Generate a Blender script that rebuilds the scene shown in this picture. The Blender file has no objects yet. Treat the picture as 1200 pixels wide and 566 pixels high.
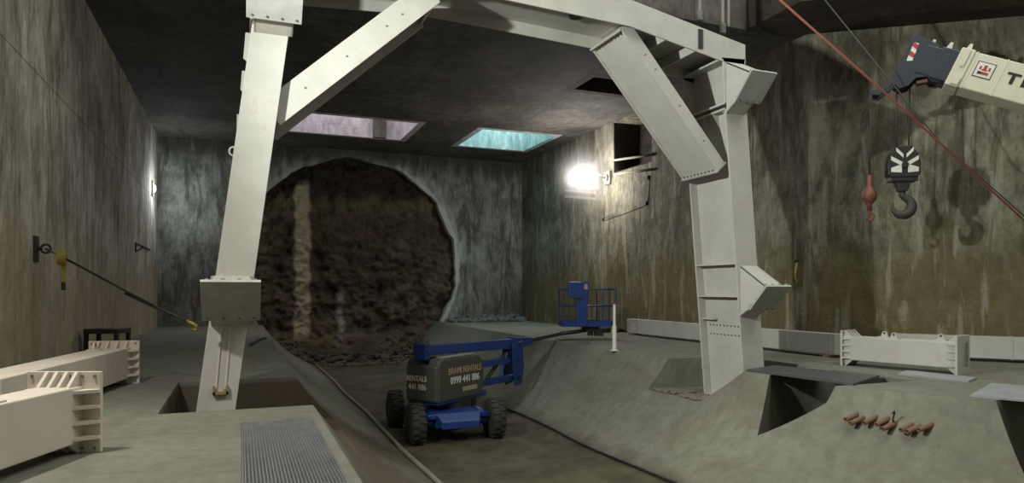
import bpy, bmesh, math, random
from mathutils import Vector, Matrix, noise
random.seed(7)
C = bpy.context.scene.collection
PI = math.pi

# ------------------------------------------------------------------ camera frame
CAM = Vector((-4.77, -31.25, 1.5))
TH = math.atan2(.37, .929)
RT = Vector((math.cos(TH), -math.sin(TH), 0)); FW = Vector((math.sin(TH), math.cos(TH), 0))
F = 800.0; HZ = 340.0
def cp(X, Y, z): return Vector((CAM.x, CAM.y, 0)) + RT*X + FW*Y + Vector((0, 0, z))
def cd(X, Y, z=0): return RT*X + FW*Y + Vector((0, 0, z))
def ray(px, py): return RT*((px-600)/F) + FW + Vector((0, 0, -(py-HZ)/F))
def on_z(px, py, z):
    d = ray(px, py); return CAM + d*((z-CAM.z)/d.z)
def on_x(px, py, x):
    d = ray(px, py); return CAM + d*((x-CAM.x)/d.x)
def on_y(px, py, y):
    d = ray(px, py); return CAM + d*((y-CAM.y)/d.y)
def on_plane(px, py, p, n):
    d = ray(px, py); return CAM + d*((p-CAM).dot(n)/d.dot(n))

cam = bpy.data.objects.new('camera', bpy.data.cameras.new('camera')); C.objects.link(cam)
cam.location = CAM; cam.rotation_euler = (PI/2, 0, -TH)
cam.data.lens = 24.0; cam.data.sensor_width = 36.0; cam.data.shift_y = 57/1200
cam.data.clip_end = 300
bpy.context.scene.camera = cam

# ------------------------------------------------------------------ materials
def new_mat(name):
    m = bpy.data.materials.new(name); m.use_nodes = True
    nt = m.node_tree; b = nt.nodes['Principled BSDF']
    return m, nt, b
def N(nt, t, **kw):
    n = nt.nodes.new(t)
    for k, v in kw.items():
        if k.startswith('_'): setattr(n, k[1:], v)
        else: n.inputs[k.replace('__', ' ')].default_value = v
    return n
def objco(nt, scale=(1, 1, 1)):
    tc = nt.nodes.new('ShaderNodeTexCoord'); mp = nt.nodes.new('ShaderNodeMapping')
    mp.inputs['Scale'].default_value = scale
    nt.links.new(tc.outputs['Object'], mp.inputs['Vector']); return mp.outputs['Vector']
def nz(nt, scale, mapscale=(1, 1, 1), detail=6, rough=.6, dist=0):
    n = N(nt, 'ShaderNodeTexNoise', Scale=scale, Detail=detail, Roughness=rough, Distortion=dist)
    nt.links.new(objco(nt, mapscale), n.inputs['Vector']); return n.outputs['Fac']
def ramp(nt, src, stops):
    r = nt.nodes.new('ShaderNodeValToRGB')
    while len(r.color_ramp.elements) < len(stops): r.color_ramp.elements.new(.5)
    for e, (p, c) in zip(r.color_ramp.elements, stops):
        e.position = p; e.color = (c[0], c[1], c[2], 1) if hasattr(c, '__len__') else (c, c, c, 1)
    nt.links.new(src, r.inputs['Fac']); return r.outputs['Color']
def mix(nt, fac, a, b, mode='MIX'):
    m = nt.nodes.new('ShaderNodeMix'); m.data_type = 'RGBA'; m.blend_type = mode
    def put(i, v):
        if hasattr(v, 'is_output'): nt.links.new(v, m.inputs[i])
        elif i == 0: m.inputs[0].default_value = v
        else: m.inputs[i].default_value = (v[0], v[1], v[2], 1)
    put(0, fac); put(6, a); put(7, b); return m.outputs[2]
def mth(nt, op, a, b=None, clamp=False):
    m = nt.nodes.new('ShaderNodeMath'); m.operation = op; m.use_clamp = clamp
    for i, v in ((0, a), (1, b)):
        if v is None: continue
        if hasattr(v, 'is_output'): nt.links.new(v, m.inputs[i])
        else: m.inputs[i].default_value = v
    return m.outputs[0]
def mrange(nt, v, a, b):
    m = nt.nodes.new('ShaderNodeMapRange'); m.inputs[1].default_value = a; m.inputs[2].default_value = b
    m.interpolation_type = 'SMOOTHSTEP'
    nt.links.new(v, m.inputs[0]); return m.outputs[0]
def xyz(nt):
    s = nt.nodes.new('ShaderNodeSeparateXYZ'); nt.links.new(objco(nt), s.inputs[0]); return s.outputs
def bump(nt, b, src, strength, dist=.05):
    bp = N(nt, 'ShaderNodeBump', Strength=strength, Distance=dist)
    nt.links.new(src, bp.inputs['Height']); nt.links.new(bp.outputs['Normal'], b.inputs['Normal'])

def concrete(name, c_lo, c_hi, stain, streak_amt=.7, low=None, low_z=3.0, joints=(), rough=.85, bmp=.5, pale=None, extra=None, low_amt=.8, con=1.0):
    m, nt, b = new_mat(name)
    base = ramp(nt, nz(nt, .55, detail=9, rough=.68), [(.5-.1/con, c_lo), (.5+.1/con, c_hi)])
    fine = nz(nt, 5, (1, 1, .5), detail=8, rough=.7)
    base = mix(nt, .55, base, ramp(nt, fine, [(.5-.12/con, .5), (.5+.12/con, 1.4)]), 'MULTIPLY')
    st = ramp(nt, nz(nt, 1.6, (1, 1, .24), detail=9, rough=.7, dist=.9), [(.49, 0), (.59, 1)])
    st2 = ramp(nt, nz(nt, 3.6, (1, 1, .16), detail=8, rough=.7, dist=.5), [(.53, 0), (.62, 1)])
    base = mix(nt, mth(nt, 'MULTIPLY', st, streak_amt), base, stain)
    base = mix(nt, mth(nt, 'MULTIPLY', st2, streak_amt*.6), base, tuple(v*.75 for v in stain))
    co = xyz(nt)
    if low:
        edge = mth(nt, 'ADD', co[2], mth(nt, 'MULTIPLY', nz(nt, .9, (1, 1, .25)), -3.0))
        k = mrange(nt, edge, low_z-1.5+.5, low_z-1.5-1.3)
        base = mix(nt, mth(nt, 'MULTIPLY', k, low_amt), base, mix(nt, .5, low, ramp(nt, fine, [(.3, .3), (.7, 1)]), 'MULTIPLY'))
    if pale:
        pl = ramp(nt, nz(nt, 2.6, (1, 1, .16), detail=6, rough=.7, dist=.6), [(.54, 0), (.63, 1)])
        base = mix(nt, mth(nt, 'MULTIPLY', pl, .5), base, pale)
    for ax, off, per, w in joints:
        v = mth(nt, 'ABSOLUTE', mth(nt, 'SUBTRACT', mth(nt, 'FRACT', mth(nt, 'DIVIDE', mth(nt, 'SUBTRACT', co[ax], off-per*.5), per)), .5))
        ln = mth(nt, 'LESS_THAN', v, w/per)
        base = mix(nt, mth(nt, 'MULTIPLY', ln, .5), base, tuple(x*.35 for x in stain))
    if extra: base = extra(nt, base, co)
    nt.links.new(base, b.inputs['Base Color']); b.inputs['Roughness'].default_value = rough
    b.inputs['Specular IOR Level'].default_value = .25
    bump(nt, b, nz(nt, 3.0, detail=10, rough=.72), bmp, .08)
    return m

def flat(name, col, rough=.5, metal=0, dirt=.25, dirtcol=(.06, .045, .03), bmp=.1, scale=3.0, emit=None):
    m, nt, b = new_mat(name)
    d = ramp(nt, nz(nt, scale, detail=8, rough=.7), [(.45, 0), (.75, 1)])
    base = mix(nt, mth(nt, 'MULTIPLY', d, dirt), col, dirtcol)
    nt.links.new(base, b.inputs['Base Color'])
    b.inputs['Roughness'].default_value = rough; b.inputs['Metallic'].default_value = metal
    if bmp: bump(nt, b, nz(nt, scale*6, detail=6), bmp, .01)
    return m

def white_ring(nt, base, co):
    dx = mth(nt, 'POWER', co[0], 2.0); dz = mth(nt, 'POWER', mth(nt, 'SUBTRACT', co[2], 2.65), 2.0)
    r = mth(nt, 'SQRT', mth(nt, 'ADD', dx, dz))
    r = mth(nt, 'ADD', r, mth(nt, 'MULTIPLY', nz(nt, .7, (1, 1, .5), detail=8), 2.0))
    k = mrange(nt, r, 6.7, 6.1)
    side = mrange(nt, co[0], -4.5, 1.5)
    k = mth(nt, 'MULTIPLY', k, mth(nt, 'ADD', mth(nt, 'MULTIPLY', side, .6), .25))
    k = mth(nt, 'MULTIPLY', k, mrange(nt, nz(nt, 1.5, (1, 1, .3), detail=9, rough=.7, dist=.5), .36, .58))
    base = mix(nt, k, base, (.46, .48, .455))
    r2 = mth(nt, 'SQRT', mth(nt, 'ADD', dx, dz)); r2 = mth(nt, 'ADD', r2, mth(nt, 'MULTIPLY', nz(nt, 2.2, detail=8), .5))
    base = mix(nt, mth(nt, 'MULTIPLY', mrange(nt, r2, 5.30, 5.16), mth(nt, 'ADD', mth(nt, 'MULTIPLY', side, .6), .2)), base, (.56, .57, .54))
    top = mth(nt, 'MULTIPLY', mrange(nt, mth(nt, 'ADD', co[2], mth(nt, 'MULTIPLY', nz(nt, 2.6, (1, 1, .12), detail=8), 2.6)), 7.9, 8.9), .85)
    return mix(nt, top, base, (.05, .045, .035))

M = {}
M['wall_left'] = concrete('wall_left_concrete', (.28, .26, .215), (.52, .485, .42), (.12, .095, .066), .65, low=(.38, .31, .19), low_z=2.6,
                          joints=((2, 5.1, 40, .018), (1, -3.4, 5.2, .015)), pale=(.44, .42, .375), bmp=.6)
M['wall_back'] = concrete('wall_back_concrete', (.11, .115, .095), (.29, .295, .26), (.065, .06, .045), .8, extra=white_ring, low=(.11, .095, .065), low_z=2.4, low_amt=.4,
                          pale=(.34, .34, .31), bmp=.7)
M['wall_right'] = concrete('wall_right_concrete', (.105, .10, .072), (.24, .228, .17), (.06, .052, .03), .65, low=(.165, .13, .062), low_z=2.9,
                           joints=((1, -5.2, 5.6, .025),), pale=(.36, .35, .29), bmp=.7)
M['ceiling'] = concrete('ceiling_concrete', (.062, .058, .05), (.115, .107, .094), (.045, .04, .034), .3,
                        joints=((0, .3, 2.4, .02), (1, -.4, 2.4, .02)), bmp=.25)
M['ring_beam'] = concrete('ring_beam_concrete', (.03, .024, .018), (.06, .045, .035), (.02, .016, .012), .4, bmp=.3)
def wet_bottom_and_shade(nt, base, co):
    z = mth(nt, 'ADD', co[2], mth(nt, 'MULTIPLY', nz(nt, 1.1, detail=8), .35))
    k = mrange(nt, z, -1.3, -1.6)
    mud = ramp(nt, nz(nt, 1.4, detail=9, rough=.7), [(.35, (.03, .026, .014)), (.65, (.085, .075, .043))])
    base = mix(nt, mth(nt, 'MULTIPLY', k, .92), base, mud)
    st = ramp(nt, nz(nt, .8, (1.4, .5, 1.4), detail=8, rough=.65, dist=.8), [(.52, 0), (.66, 1)])
    base = mix(nt, mth(nt, 'MULTIPLY', st, .45), base, (.11, .098, .07))
    # column shadow painted brown on the left slope; brown clay in the foot slot
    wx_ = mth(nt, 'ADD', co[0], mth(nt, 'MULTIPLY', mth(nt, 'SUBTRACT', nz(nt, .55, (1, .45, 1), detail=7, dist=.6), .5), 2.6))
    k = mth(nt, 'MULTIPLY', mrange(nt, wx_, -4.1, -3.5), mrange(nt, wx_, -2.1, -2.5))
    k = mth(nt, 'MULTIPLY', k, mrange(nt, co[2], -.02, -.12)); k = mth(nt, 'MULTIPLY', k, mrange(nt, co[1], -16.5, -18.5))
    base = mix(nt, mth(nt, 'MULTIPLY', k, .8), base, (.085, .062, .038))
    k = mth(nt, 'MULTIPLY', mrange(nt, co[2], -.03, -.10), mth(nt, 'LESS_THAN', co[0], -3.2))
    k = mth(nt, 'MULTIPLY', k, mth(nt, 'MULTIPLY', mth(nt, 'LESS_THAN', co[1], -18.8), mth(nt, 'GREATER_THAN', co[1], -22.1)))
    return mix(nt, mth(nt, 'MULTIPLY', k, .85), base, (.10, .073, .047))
M['floor'] = concrete('floor_concrete', (.138, .136, .107), (.19, .187, .152), (.128, .124, .095), .3, extra=wet_bottom_and_shade, bmp=.45, con=.5)
M['shaft_teal'] = concrete('shaft_teal_concrete', (.35, .42, .42), (.5, .55, .55), (.2, .28, .3), .7)
M['shaft_pale'] = concrete('shaft_pale_concrete', (.4, .38, .4), (.5, .48, .5), (.3, .28, .29), .4)

def white_steel(name='white_painted_steel', col=(.43, .42, .38)):
    m, nt, b = new_mat(name)
    base = mix(nt, .5, col, ramp(nt, nz(nt, 2.0, detail=8, rough=.65), [(.3, .75), (.7, 1.15)]), 'MULTIPLY')
    flake = ramp(nt, nz(nt, 3.2, (1, 1, .7), detail=10, rough=.75), [(.60, 0), (.66, 1)])
    base = mix(nt, mth(nt, 'MULTIPLY', flake, .5), base, (.36, .30, .23))
    rust = ramp(nt, nz(nt, 6.5, detail=10, rough=.8), [(.68, 0), (.74, 1)])
    base = mix(nt, mth(nt, 'MULTIPLY', rust, .7), base, (.15, .085, .045))
    nt.links.new(base, b.inputs['Base Color']); b.inputs['Roughness'].default_value = .6
    b.inputs['Specular IOR Level'].default_value = .3
    bump(nt, b, flake, .12, .01); return m
M['white'] = white_steel()
M['white2'] = white_steel('weathered_white_steel', (.54, .48, .41))
M['greyplate'] = flat('grey_primer_steel', (.36, .36, .335), .55, dirt=.3, scale=5)
M['darkplate'] = flat('dark_steel_sheet', (.085, .09, .09), .5, .3, dirt=.4, scale=2.5)
M['paleplate'] = flat('galvanised_sheet', (.30, .31, .32), .5, .2, dirt=.35, scale=2.5)
M['boltmetal'] = flat('bolt_metal', (.22, .21, .19), .45, .6)
M['yellow'] = flat('yellow_paint', (.34, .26, .04), .5, dirt=.4)
M['blue'] = flat('blue_paint', (.010, .037, .18), .42, dirt=.3, dirtcol=(.02, .025, .04))
M['cowl'] = flat('grey_cowl', (.055, .056, .046), .5, dirt=.35)
M['rubber'] = flat('black_rubber', (.022, .02, .017), .85, dirt=.5, dirtcol=(.07, .06, .04))
M['black'] = flat('black_steel', (.015, .014, .013), .5, dirt=.3)
M['navy'] = flat('navy_crane_paint', (.020, .024, .038), .45, dirt=.3, dirtcol=(.02, .02, .02))
M['cream'] = flat('cream_crane_paint', (.56, .53, .42), .5, dirt=.15)
M['signwhite'] = flat('white_vinyl', (.62, .60, .55), .5, dirt=.2)
M['signtan'] = flat('tan_vinyl', (.34, .27, .17), .5, dirt=.2)
M['signred'] = flat('red_vinyl', (.33, .035, .03), .5, dirt=.2)
M['signblack'] = flat('black_vinyl', (.012, .012, .012), .5, dirt=0)
M['rust'] = flat('rusty_steel', (.15, .078, .048), .75, dirt=.5, dirtcol=(.10, .05, .03), scale=8)
M['redoxide'] = flat('red_oxide_paint', (.15, .045, .028), .6, dirt=.4)
M['rope'] = flat('steel_rope', (.045, .042, .038), .6, .3)
M['redrope'] = flat('red_rope', (.24, .06, .042), .7, dirt=.2)
M['hose'] = flat('grey_hose', (.20, .19, .15), .7)
M['galv'] = flat('galvanised_grating', (.34, .35, .36), .45, .7, dirt=.35, scale=4)
M['timber'] = flat('old_timber', (.30, .25, .17), .8)
M['tealdebris'] = flat('damp_rubble', (.14, .15, .14), .8, dirt=.5)
M['gravel'] = flat('grey_gravel', (.15, .14, .115), .9, dirt=.5, scale=6)
M['brass'] = flat('dull_brass', (.30, .22, .10), .5, .3)
def rock_mat():
    m, nt, b = new_mat('dark_clay_rock')
    co = xyz(nt)
    base = ramp(nt, nz(nt, .9, (1, 1, .8), detail=10, rough=.72), [(.3, (.035, .024, .016)), (.5, (.10, .068, .046)), (.72, (.19, .14, .10))])
    layer = ramp(nt, nz(nt, .55, (.25, 1, 1.6), detail=6), [(.5, 0), (.66, 1)])
    base = mix(nt, mth(nt, 'MULTIPLY', layer, .6), base, (.16, .125, .05))
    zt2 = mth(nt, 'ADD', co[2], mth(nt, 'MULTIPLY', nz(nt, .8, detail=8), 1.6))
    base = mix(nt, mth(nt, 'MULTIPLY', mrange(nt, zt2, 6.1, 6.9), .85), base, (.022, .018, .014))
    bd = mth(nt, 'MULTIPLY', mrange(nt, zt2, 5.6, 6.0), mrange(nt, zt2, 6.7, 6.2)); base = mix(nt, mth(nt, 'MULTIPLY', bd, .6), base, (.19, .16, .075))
    # the pale grout column and a shorter streak
    wob = mth(nt, 'MULTIPLY', mth(nt, 'SUBTRACT', nz(nt, 1.2, (.2, 1, 1)), .5), .55)
    for cx, w, z0, z1, colr, amt in ((-2.2, .33, -.6, 6.2, (.55, .47, .33), .92), (-.55, .16, -.9, 1.3, (.36, .33, .30), .85), (-3.7, .28, -.3, 4.0, (.09, .07, .045), .6)):
        dx = mth(nt, 'ABSOLUTE', mth(nt, 'ADD', mth(nt, 'SUBTRACT', co[0], cx), wob))
        k = mrange(nt, mth(nt, 'ADD', dx, mth(nt, 'MULTIPLY', nz(nt, 3, detail=8), .25)), w+.2, w+.02)
        k = mth(nt, 'MULTIPLY', k, mrange(nt, co[2], z0-.3, z0+.5)); k = mth(nt, 'MULTIPLY', k, mrange(nt, co[2], z1+.3, z1-.2))
        base = mix(nt, mth(nt, 'MULTIPLY', k, amt), base, colr)
    ch = ramp(nt, nz(nt, 5, detail=8, rough=.8), [(.66, 0), (.72, 1)])
    base = mix(nt, mth(nt, 'MULTIPLY', ch, .5), base, (.22, .20, .19))
    nt.links.new(base, b.inputs['Base Color']); b.inputs['Roughness'].default_value = .75
    bump(nt, b, nz(nt, 4, detail=12, rough=.75), .9, .15); return m
M['rock'] = rock_mat()
def emit_mat(name, col, s):
    m, nt, b = new_mat(name)
    b.inputs['Emission Color'].default_value = (*col, 1); b.inputs['Emission Strength'].default_value = s
    return m
M['bulb'] = emit_mat('lit_bulb', (1, .96, .92), 60)
M['bulb2'] = emit_mat('lit_tube', (.85, .95, 1), 25)

# ------------------------------------------------------------------ mesh builder
ROOTM = {}
class MB:
    def __init__(s): s.v = []; s.f = []; s.sm = []
    def add(s, vs, fs, smooth=False):
        n = len(s.v); s.v += [Vector(v) for v in vs]
        for f in fs: s.f.append([n+i for i in f]); s.sm.append(smooth)
        return s
    def box(s, c, size, R=None):
        c = Vector(c); hx, hy, hz = [a/2 for a in size]
        vs = [Vector((x, y, z)) for x in (-hx, hx) for y in (-hy, hy) for z in (-hz, hz)]
        if R: vs = [R @ v for v in vs]
        return s.add([c+v for v in vs], [(0, 1, 3, 2), (4, 6, 7, 5), (0, 4, 5, 1), (2, 3, 7, 6), (0, 2, 6, 4), (1, 5, 7, 3)])
    def bb(s, x0, x1, y0, y1, z0, z1): return s.box(((x0+x1)/2, (y0+y1)/2, (z0+z1)/2), (abs(x1-x0), abs(y1-y0), abs(z1-z0)))
    def prism(s, poly, off):                       # poly: 3D points, extruded by off
        n = len(poly); off = Vector(off); a = [Vector(p) for p in poly]
        nrm = Vector((0, 0, 0))
        for i in range(n): nrm += a[i].cross(a[(i+1) % n])
        if nrm.dot(off) > 0: a = a[::-1]
        vs = a + [p+off for p in a]
        return s.add(vs, [tuple(range(n)), tuple(range(2*n-1, n-1, -1))] + [(i, n+i, n+(i+1) % n, (i+1) % n) for i in range(n)])
    def ring(s, c, d, r, seg, ph=0):
        d = Vector(d).normalized(); u = d.orthogonal().normalized(); w = d.cross(u)
        return [Vector(c)+(u*math.cos(2*PI*i/seg+ph)+w*math.sin(2*PI*i/seg+ph))*r for i in range(seg)]
    def cyl(s, p0, p1, r0, r1=None, seg=16, smooth=True):
        r1 = r0 if r1 is None else r1; p0 = Vector(p0); p1 = Vector(p1); d = p1-p0
        a = s.ring(p0, d, r0, seg); b = s.ring(p1, d, r1, seg)
        s.add(a+b, [(i, (i+1) % seg, seg+(i+1) % seg, seg+i) for i in range(seg)], smooth)
        s.add(a, [tuple(range(seg-1, -1, -1))]); s.add(b, [tuple(range(seg))]); return s
    def lathe(s, prof, o, d, seg=24, smooth=True): # prof: (r, h) pairs along d
        o = Vector(o); d = Vector(d).normalized(); vs = []; fs = []
        for r, h in prof: vs += s.ring(o+d*h, d, max(r, 1e-4), seg)
        for k in range(len(prof)-1):
            for i in range(seg): fs.append((k*seg+i, k*seg+(i+1) % seg, (k+1)*seg+(i+1) % seg, (k+1)*seg+i))
        fs.append(tuple(range(seg-1, -1, -1))); m = (len(prof)-1)*seg; fs.append(tuple(m+i for i in range(seg)))
        return s.add(vs, fs, smooth)
    def tube(s, pts, r, seg=10, closed=False):
        pts = [Vector(p) for p in pts]; n = len(pts); rs = r if hasattr(r, '__len__') else [r]*n
        vs = []; u = None
        for i, p in enumerate(pts):
            if closed: t = (pts[(i+1) % n]-pts[i-1])
            else: t = pts[min(i+1, n-1)]-pts[max(i-1, 0)]
            t.normalize()
            if u is None: u = t.orthogonal().normalized()
            u = (u-t*u.dot(t)).normalized(); w = t.cross(u)
            vs += [p+(u*math.cos(2*PI*k/seg)+w*math.sin(2*PI*k/seg))*rs[i] for k in range(seg)]
        fs = []
        for i in range(n if closed else n-1):
            j = (i+1) % n
            for k in range(seg): fs.append((i*seg+k, i*seg+(k+1) % seg, j*seg+(k+1) % seg, j*seg+k))
        if not closed: fs += [tuple(range(seg-1, -1, -1)), tuple((n-1)*seg+k for k in range(seg))]
        return s.add(vs, fs, True)
    def ball(s, c, r, seg=20, rings=12, sc=(1, 1, 1)):
        prof = []; c = Vector(c); vs = []; fs = []
        for a in range(rings+1):
            t = PI*a/rings
            for i in range(seg):
                p = 2*PI*i/seg
                vs.append(c+Vector((r*sc[0]*math.sin(t)*math.cos(p), r*sc[1]*math.sin(t)*math.sin(p), r*sc[2]*math.cos(t))))
        for a in range(rings):
            for i in range(seg): fs.append((a*seg+i, (a+1)*seg+i, (a+1)*seg+(i+1) % seg, a*seg+(i+1) % seg))
        return s.add(vs, fs, True)
    def rock(s, c, r, sq=.8):
        t = bmesh.new(); bmesh.ops.create_icosphere(t, subdivisions=1, radius=1)
        c = Vector(c); off = Vector((random.random()*50, random.random()*50, 0)); sc = Vector((random.uniform(.7, 1.3), random.uniform(.7, 1.3), random.uniform(.6, 1)*sq))
        vs = []
        for v in t.verts:
            k = 1+.45*noise.noise(v.co*1.3+off); vs.append(c+Vector((v.co.x*sc.x, v.co.y*sc.y, v.co.z*sc.z))*r*k)
        fs = [[v.index for v in f.verts] for f in t.faces]; t.free()
        return s.add(vs, fs)
    def build(s, name, mat, parent=None, bevel=0, local=False, merge=False):
        me = bpy.data.meshes.new(name)
        top = parent
        while top is not None and top.parent is not None: top = top.parent
        vs = s.v
        if top is not None and not local and top.name in ROOTM:
            inv = ROOTM[top.name]; vs = [inv @ v for v in vs]
        me.from_pydata([tuple(v) for v in vs], [], s.f)
        for p, q in zip(me.polygons, s.sm): p.use_smooth = q
        me.materials.append(M[mat] if isinstance(mat, str) else mat)
        bm = bmesh.new(); bm.from_mesh(me)
        if merge: bmesh.ops.remove_doubles(bm, verts=bm.verts, dist=1e-4)
        bmesh.ops.recalc_face_normals(bm, faces=bm.faces); bm.to_mesh(me); bm.free()
        o = bpy.data.objects.new(name, me); C.objects.link(o)
        if parent is not None: o.parent = parent
        elif s.v and not merge:
            pass
        if bevel:
            md = o.modifiers.new('bevel', 'BEVEL'); md.width = bevel; md.segments = 2; md.limit_method = 'ANGLE'
        return o
def tag(o, label, cat, group=None, kind=None):
    o['label'] = label; o['category'] = cat
    if group: o['group'] = group
    if kind: o['kind'] = kind
    return o
def thing(name, loc, label, cat, group=None, R=None):
    o = bpy.data.objects.new(name, None); C.objects.link(o); o.empty_display_size = .2
    m = Matrix.Translation(Vector(loc))
    if R is not None: m = m @ R.to_4x4()
    o.matrix_world = m; ROOTM[o.name] = m.inverted()
    return tag(o, label, cat, group)
def struct(o): o['kind'] = 'structure'; return o
def rot_to(x, y=None, z=None):                  # matrix from column axes
    return Matrix((x, y, z)).transposed()
def text(name, body, size, mat, pos, xdir, up, parent, sx=1.0, depth=.004, bold=0.0, align='CENTER'):
    cu = bpy.data.curves.new(name, 'FONT'); cu.body = body; cu.size = size; cu.extrude = depth; cu.align_x = align; cu.align_y = 'CENTER'; cu.offset = bold
    t = bpy.data.objects.new(name, cu); C.objects.link(t)
    bpy.context.view_layer.update()
    me = bpy.data.meshes.new_from_object(t.evaluated_get(bpy.context.evaluated_depsgraph_get()))
    bpy.data.objects.remove(t); xd = Vector(xdir).normalized(); upv = Vector(up).normalized(); nn = xd.cross(upv)
    mb = MB(); mb.add([Vector(pos)+xd*(v.co.x*sx)+upv*v.co.y+nn*v.co.z for v in me.vertices], [list(p.vertices) for p in me.polygons])
    bpy.data.meshes.remove(me)
    return mb.build(name, mat, parent)

# ------------------------------------------------------------------ the setting
XL, XR, HC = -7.9, 8.2, 7.8
# floor: two berms with a concave trough, foot slots and a sump, cut by booleans
def raw(name, mb):
    o = mb.build(name, 'floor'); return o
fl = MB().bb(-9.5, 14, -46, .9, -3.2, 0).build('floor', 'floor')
arc = []
a0 = math.asin(1.62/4.7); a1 = math.acos(2.65/4.7)
nA = 40
left_arc = [(-4.7*math.sin(a0+(a1-a0)*i/nA), 2.65-4.7*math.cos(a0+(a1-a0)*i/nA)) for i in range(nA, -1, -1)]
prof = [(-4.3, .6), (-3.9, .02)]+left_arc[1:]+[(-x, z) for x, z in left_arc[::-1][:-1]]+[(3.9, .02), (4.3, .6)]
cut = [MB().prism([(x, -47, z) for x, z in prof], (0, 50, 0)).build('cut', 'floor')]
for (x0, x1, t0, t1, zb) in ((-5.7, -2.2, 18.9, 22.0, -.75), (-4.78, -3.0, 22.9, 28, -.62)):
    if x0 == -4.78: cut.append(MB().bb(-4.76, -3.98, -28, -22.95, -.6, .5).build('cut', 'floor'))
    else: cut.append(MB().bb(x0, x1, -t1, -t0, zb, .5).build('cut', 'floor'))
for zb, pts in ((-.64, ((2.2, 18.7), (5.7, 18.7), (5.7, 21.1), (3.87, 21.1), (3.42, 20.52), (2.2, 20.4))),
                (-1.9, ((3.1, 22.35), (4.08, 21.62), (5.6, 21.62), (5.6, 23.2), (3.7, 23.2))),
                (-1.9, ((4.75, 25.05), (3.0, 27.6), (7.5, 27.6), (7.5, 25.05)))):
    cut.append(MB().prism([(x, -t, zb) for x, t in pts], (0, 0, 3)).build('cut', 'floor'))
# the near block's slope turns away to the right
def sec(t, ds): return [Vector((x+(ds if x > 0 else 0), -t, z)) for x, z in prof]
A_, B_ = sec(23.2, 0), sec(28.5, 2.3); n_ = len(prof); mbw = MB()
mbw.add(A_+B_, [tuple(range(n_)), tuple(range(2*n_-1, n_-1, -1))]+[(i, n_+i, n_+(i+1) % n_, (i+1) % n_) for i in range(n_)])
cut.append(mbw.build('cut', 'floor'))
for c in cut:
    md = fl.modifiers.new('b', 'BOOLEAN'); md.operation = 'DIFFERENCE'; md.solver = 'EXACT'; md.object = c
bpy.context.view_layer.update()
me = bpy.data.meshes.new_from_object(fl.evaluated_get(bpy.context.evaluated_depsgraph_get()))
fl.modifiers.clear(); fl.data = me
for c in cut: bpy.data.objects.remove(c)
struct(fl)
from mathutils.bvhtree import BVHTree
_b = bmesh.new(); _b.from_mesh(fl.data); FLOOR = BVHTree.FromBMesh(_b); _b.free()
def on_floor(px, py):
    d = ray(px, py).normalized(); return FLOOR.ray_cast(CAM+d*.5, d)[0]

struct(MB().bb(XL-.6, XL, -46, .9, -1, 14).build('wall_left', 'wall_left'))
# back wall with the round opening
bw = MB(); NB = 96; R0 = 4.78; CZ = 2.65
x0, x1, z0, z1 = XL-.3, XR+.4, -3.0, 9.0
ci = []; co_ = []; ci2 = []
for i in range(NB):
    a = 2*PI*i/NB; seg_ = 2*PI/14; am = ((a+.2) % seg_)-seg_/2; r = (R0+.08)*math.cos(seg_/2)/math.cos(am)*(1 if a < PI else 1.012)+.10*noise.noise(Vector((math.cos(a)*4, math.sin(a)*4, 2)))+.06*noise.noise(Vector((math.cos(a)*14, math.sin(a)*14, 5)))
    dx, dz = math.cos(a), math.sin(a)
    ci.append(Vector((dx*r, 0, CZ+dz*r))); ci2.append(Vector((dx*(r+.1), 1.1, CZ+dz*(r+.1))))
    k = min((x1 if dx > 0 else x0)/dx if abs(dx) > 1e-6 else 1e9, ((z1 if dz > 0 else z0)-CZ)/dz if abs(dz) > 1e-6 else 1e9)
    co_.append(Vector((dx*k, 0, CZ+dz*k)))
for corner in ((x0, z0), (x0, z1), (x1, z0), (x1, z1)):
    a = math.atan2(corner[1]-CZ, corner[0]) % (2*PI); i = round(a/(2*PI)*NB) % NB; co_[i] = Vector((corner[0], 0, corner[1]))
fs = [(i, (i+1) % NB, NB+(i+1) % NB, NB+i) for i in range(NB)] + [(i, 2*NB+i, 2*NB+(i+1) % NB, (i+1) % NB) for i in range(NB)]
fs += [(3*NB+i, NB+i, NB+(i+1) % NB, 3*NB+(i+1) % NB) for i in range(NB)]
fs += [(2*NB+i, 3*NB+i, 3*NB+(i+1) % NB, 2*NB+(i+1) % NB) for i in range(NB)]
bw.add(ci+co_+ci2+[v+Vector((0, 1.1, 0)) for v in co_], fs)
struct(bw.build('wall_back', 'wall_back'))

# right wall: straight run with a niche, then a flared panel
KN = cp(7.35, 16.8, 0); KN = Vector((XR, KN.y, 0)); P2 = cp(10.9, 14.5, 0); dv = (P2-KN).normalized(); PE = KN+dv*14
nv = Vector((-dv.y, dv.x, 0)); nv = nv if nv.x > 0 else -nv
wr = MB(); ys = [0.9, -8.95, -11.5, KN.y]; zs = [-1, 5.85, 7.75, 9.0]
for i in range(3):
    for j in range(3):
        if i == 1 and j == 1: wr.bb(XR+1.2, XR+1.4, ys[i], ys[i+1], zs[j], zs[j+1]); continue
        wr.bb(XR, XR+1.4, ys[i], ys[i+1], zs[j], zs[j+1])
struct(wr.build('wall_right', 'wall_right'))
ni = MB(); ni.bb(XR+1.1, XR+1.19, ys[1], ys[2], zs[1], zs[2]); ni.bb(XR+.01, XR+1.1, ys[1]-.04, ys[1]-.005, zs[1], zs[2]); ni.bb(XR+.01, XR+1.1, ys[2]+.005, ys[2]+.04, zs[1], zs[2])
ni.bb(XR+.01, XR+1.1, ys[1]-.04, ys[2]+.04, zs[1]+.005, zs[1]+.04); struct(ni.build('wall_niche', 'ring_beam'))  # dark lining added so the niche stays dark; its shade is in the colour
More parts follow.
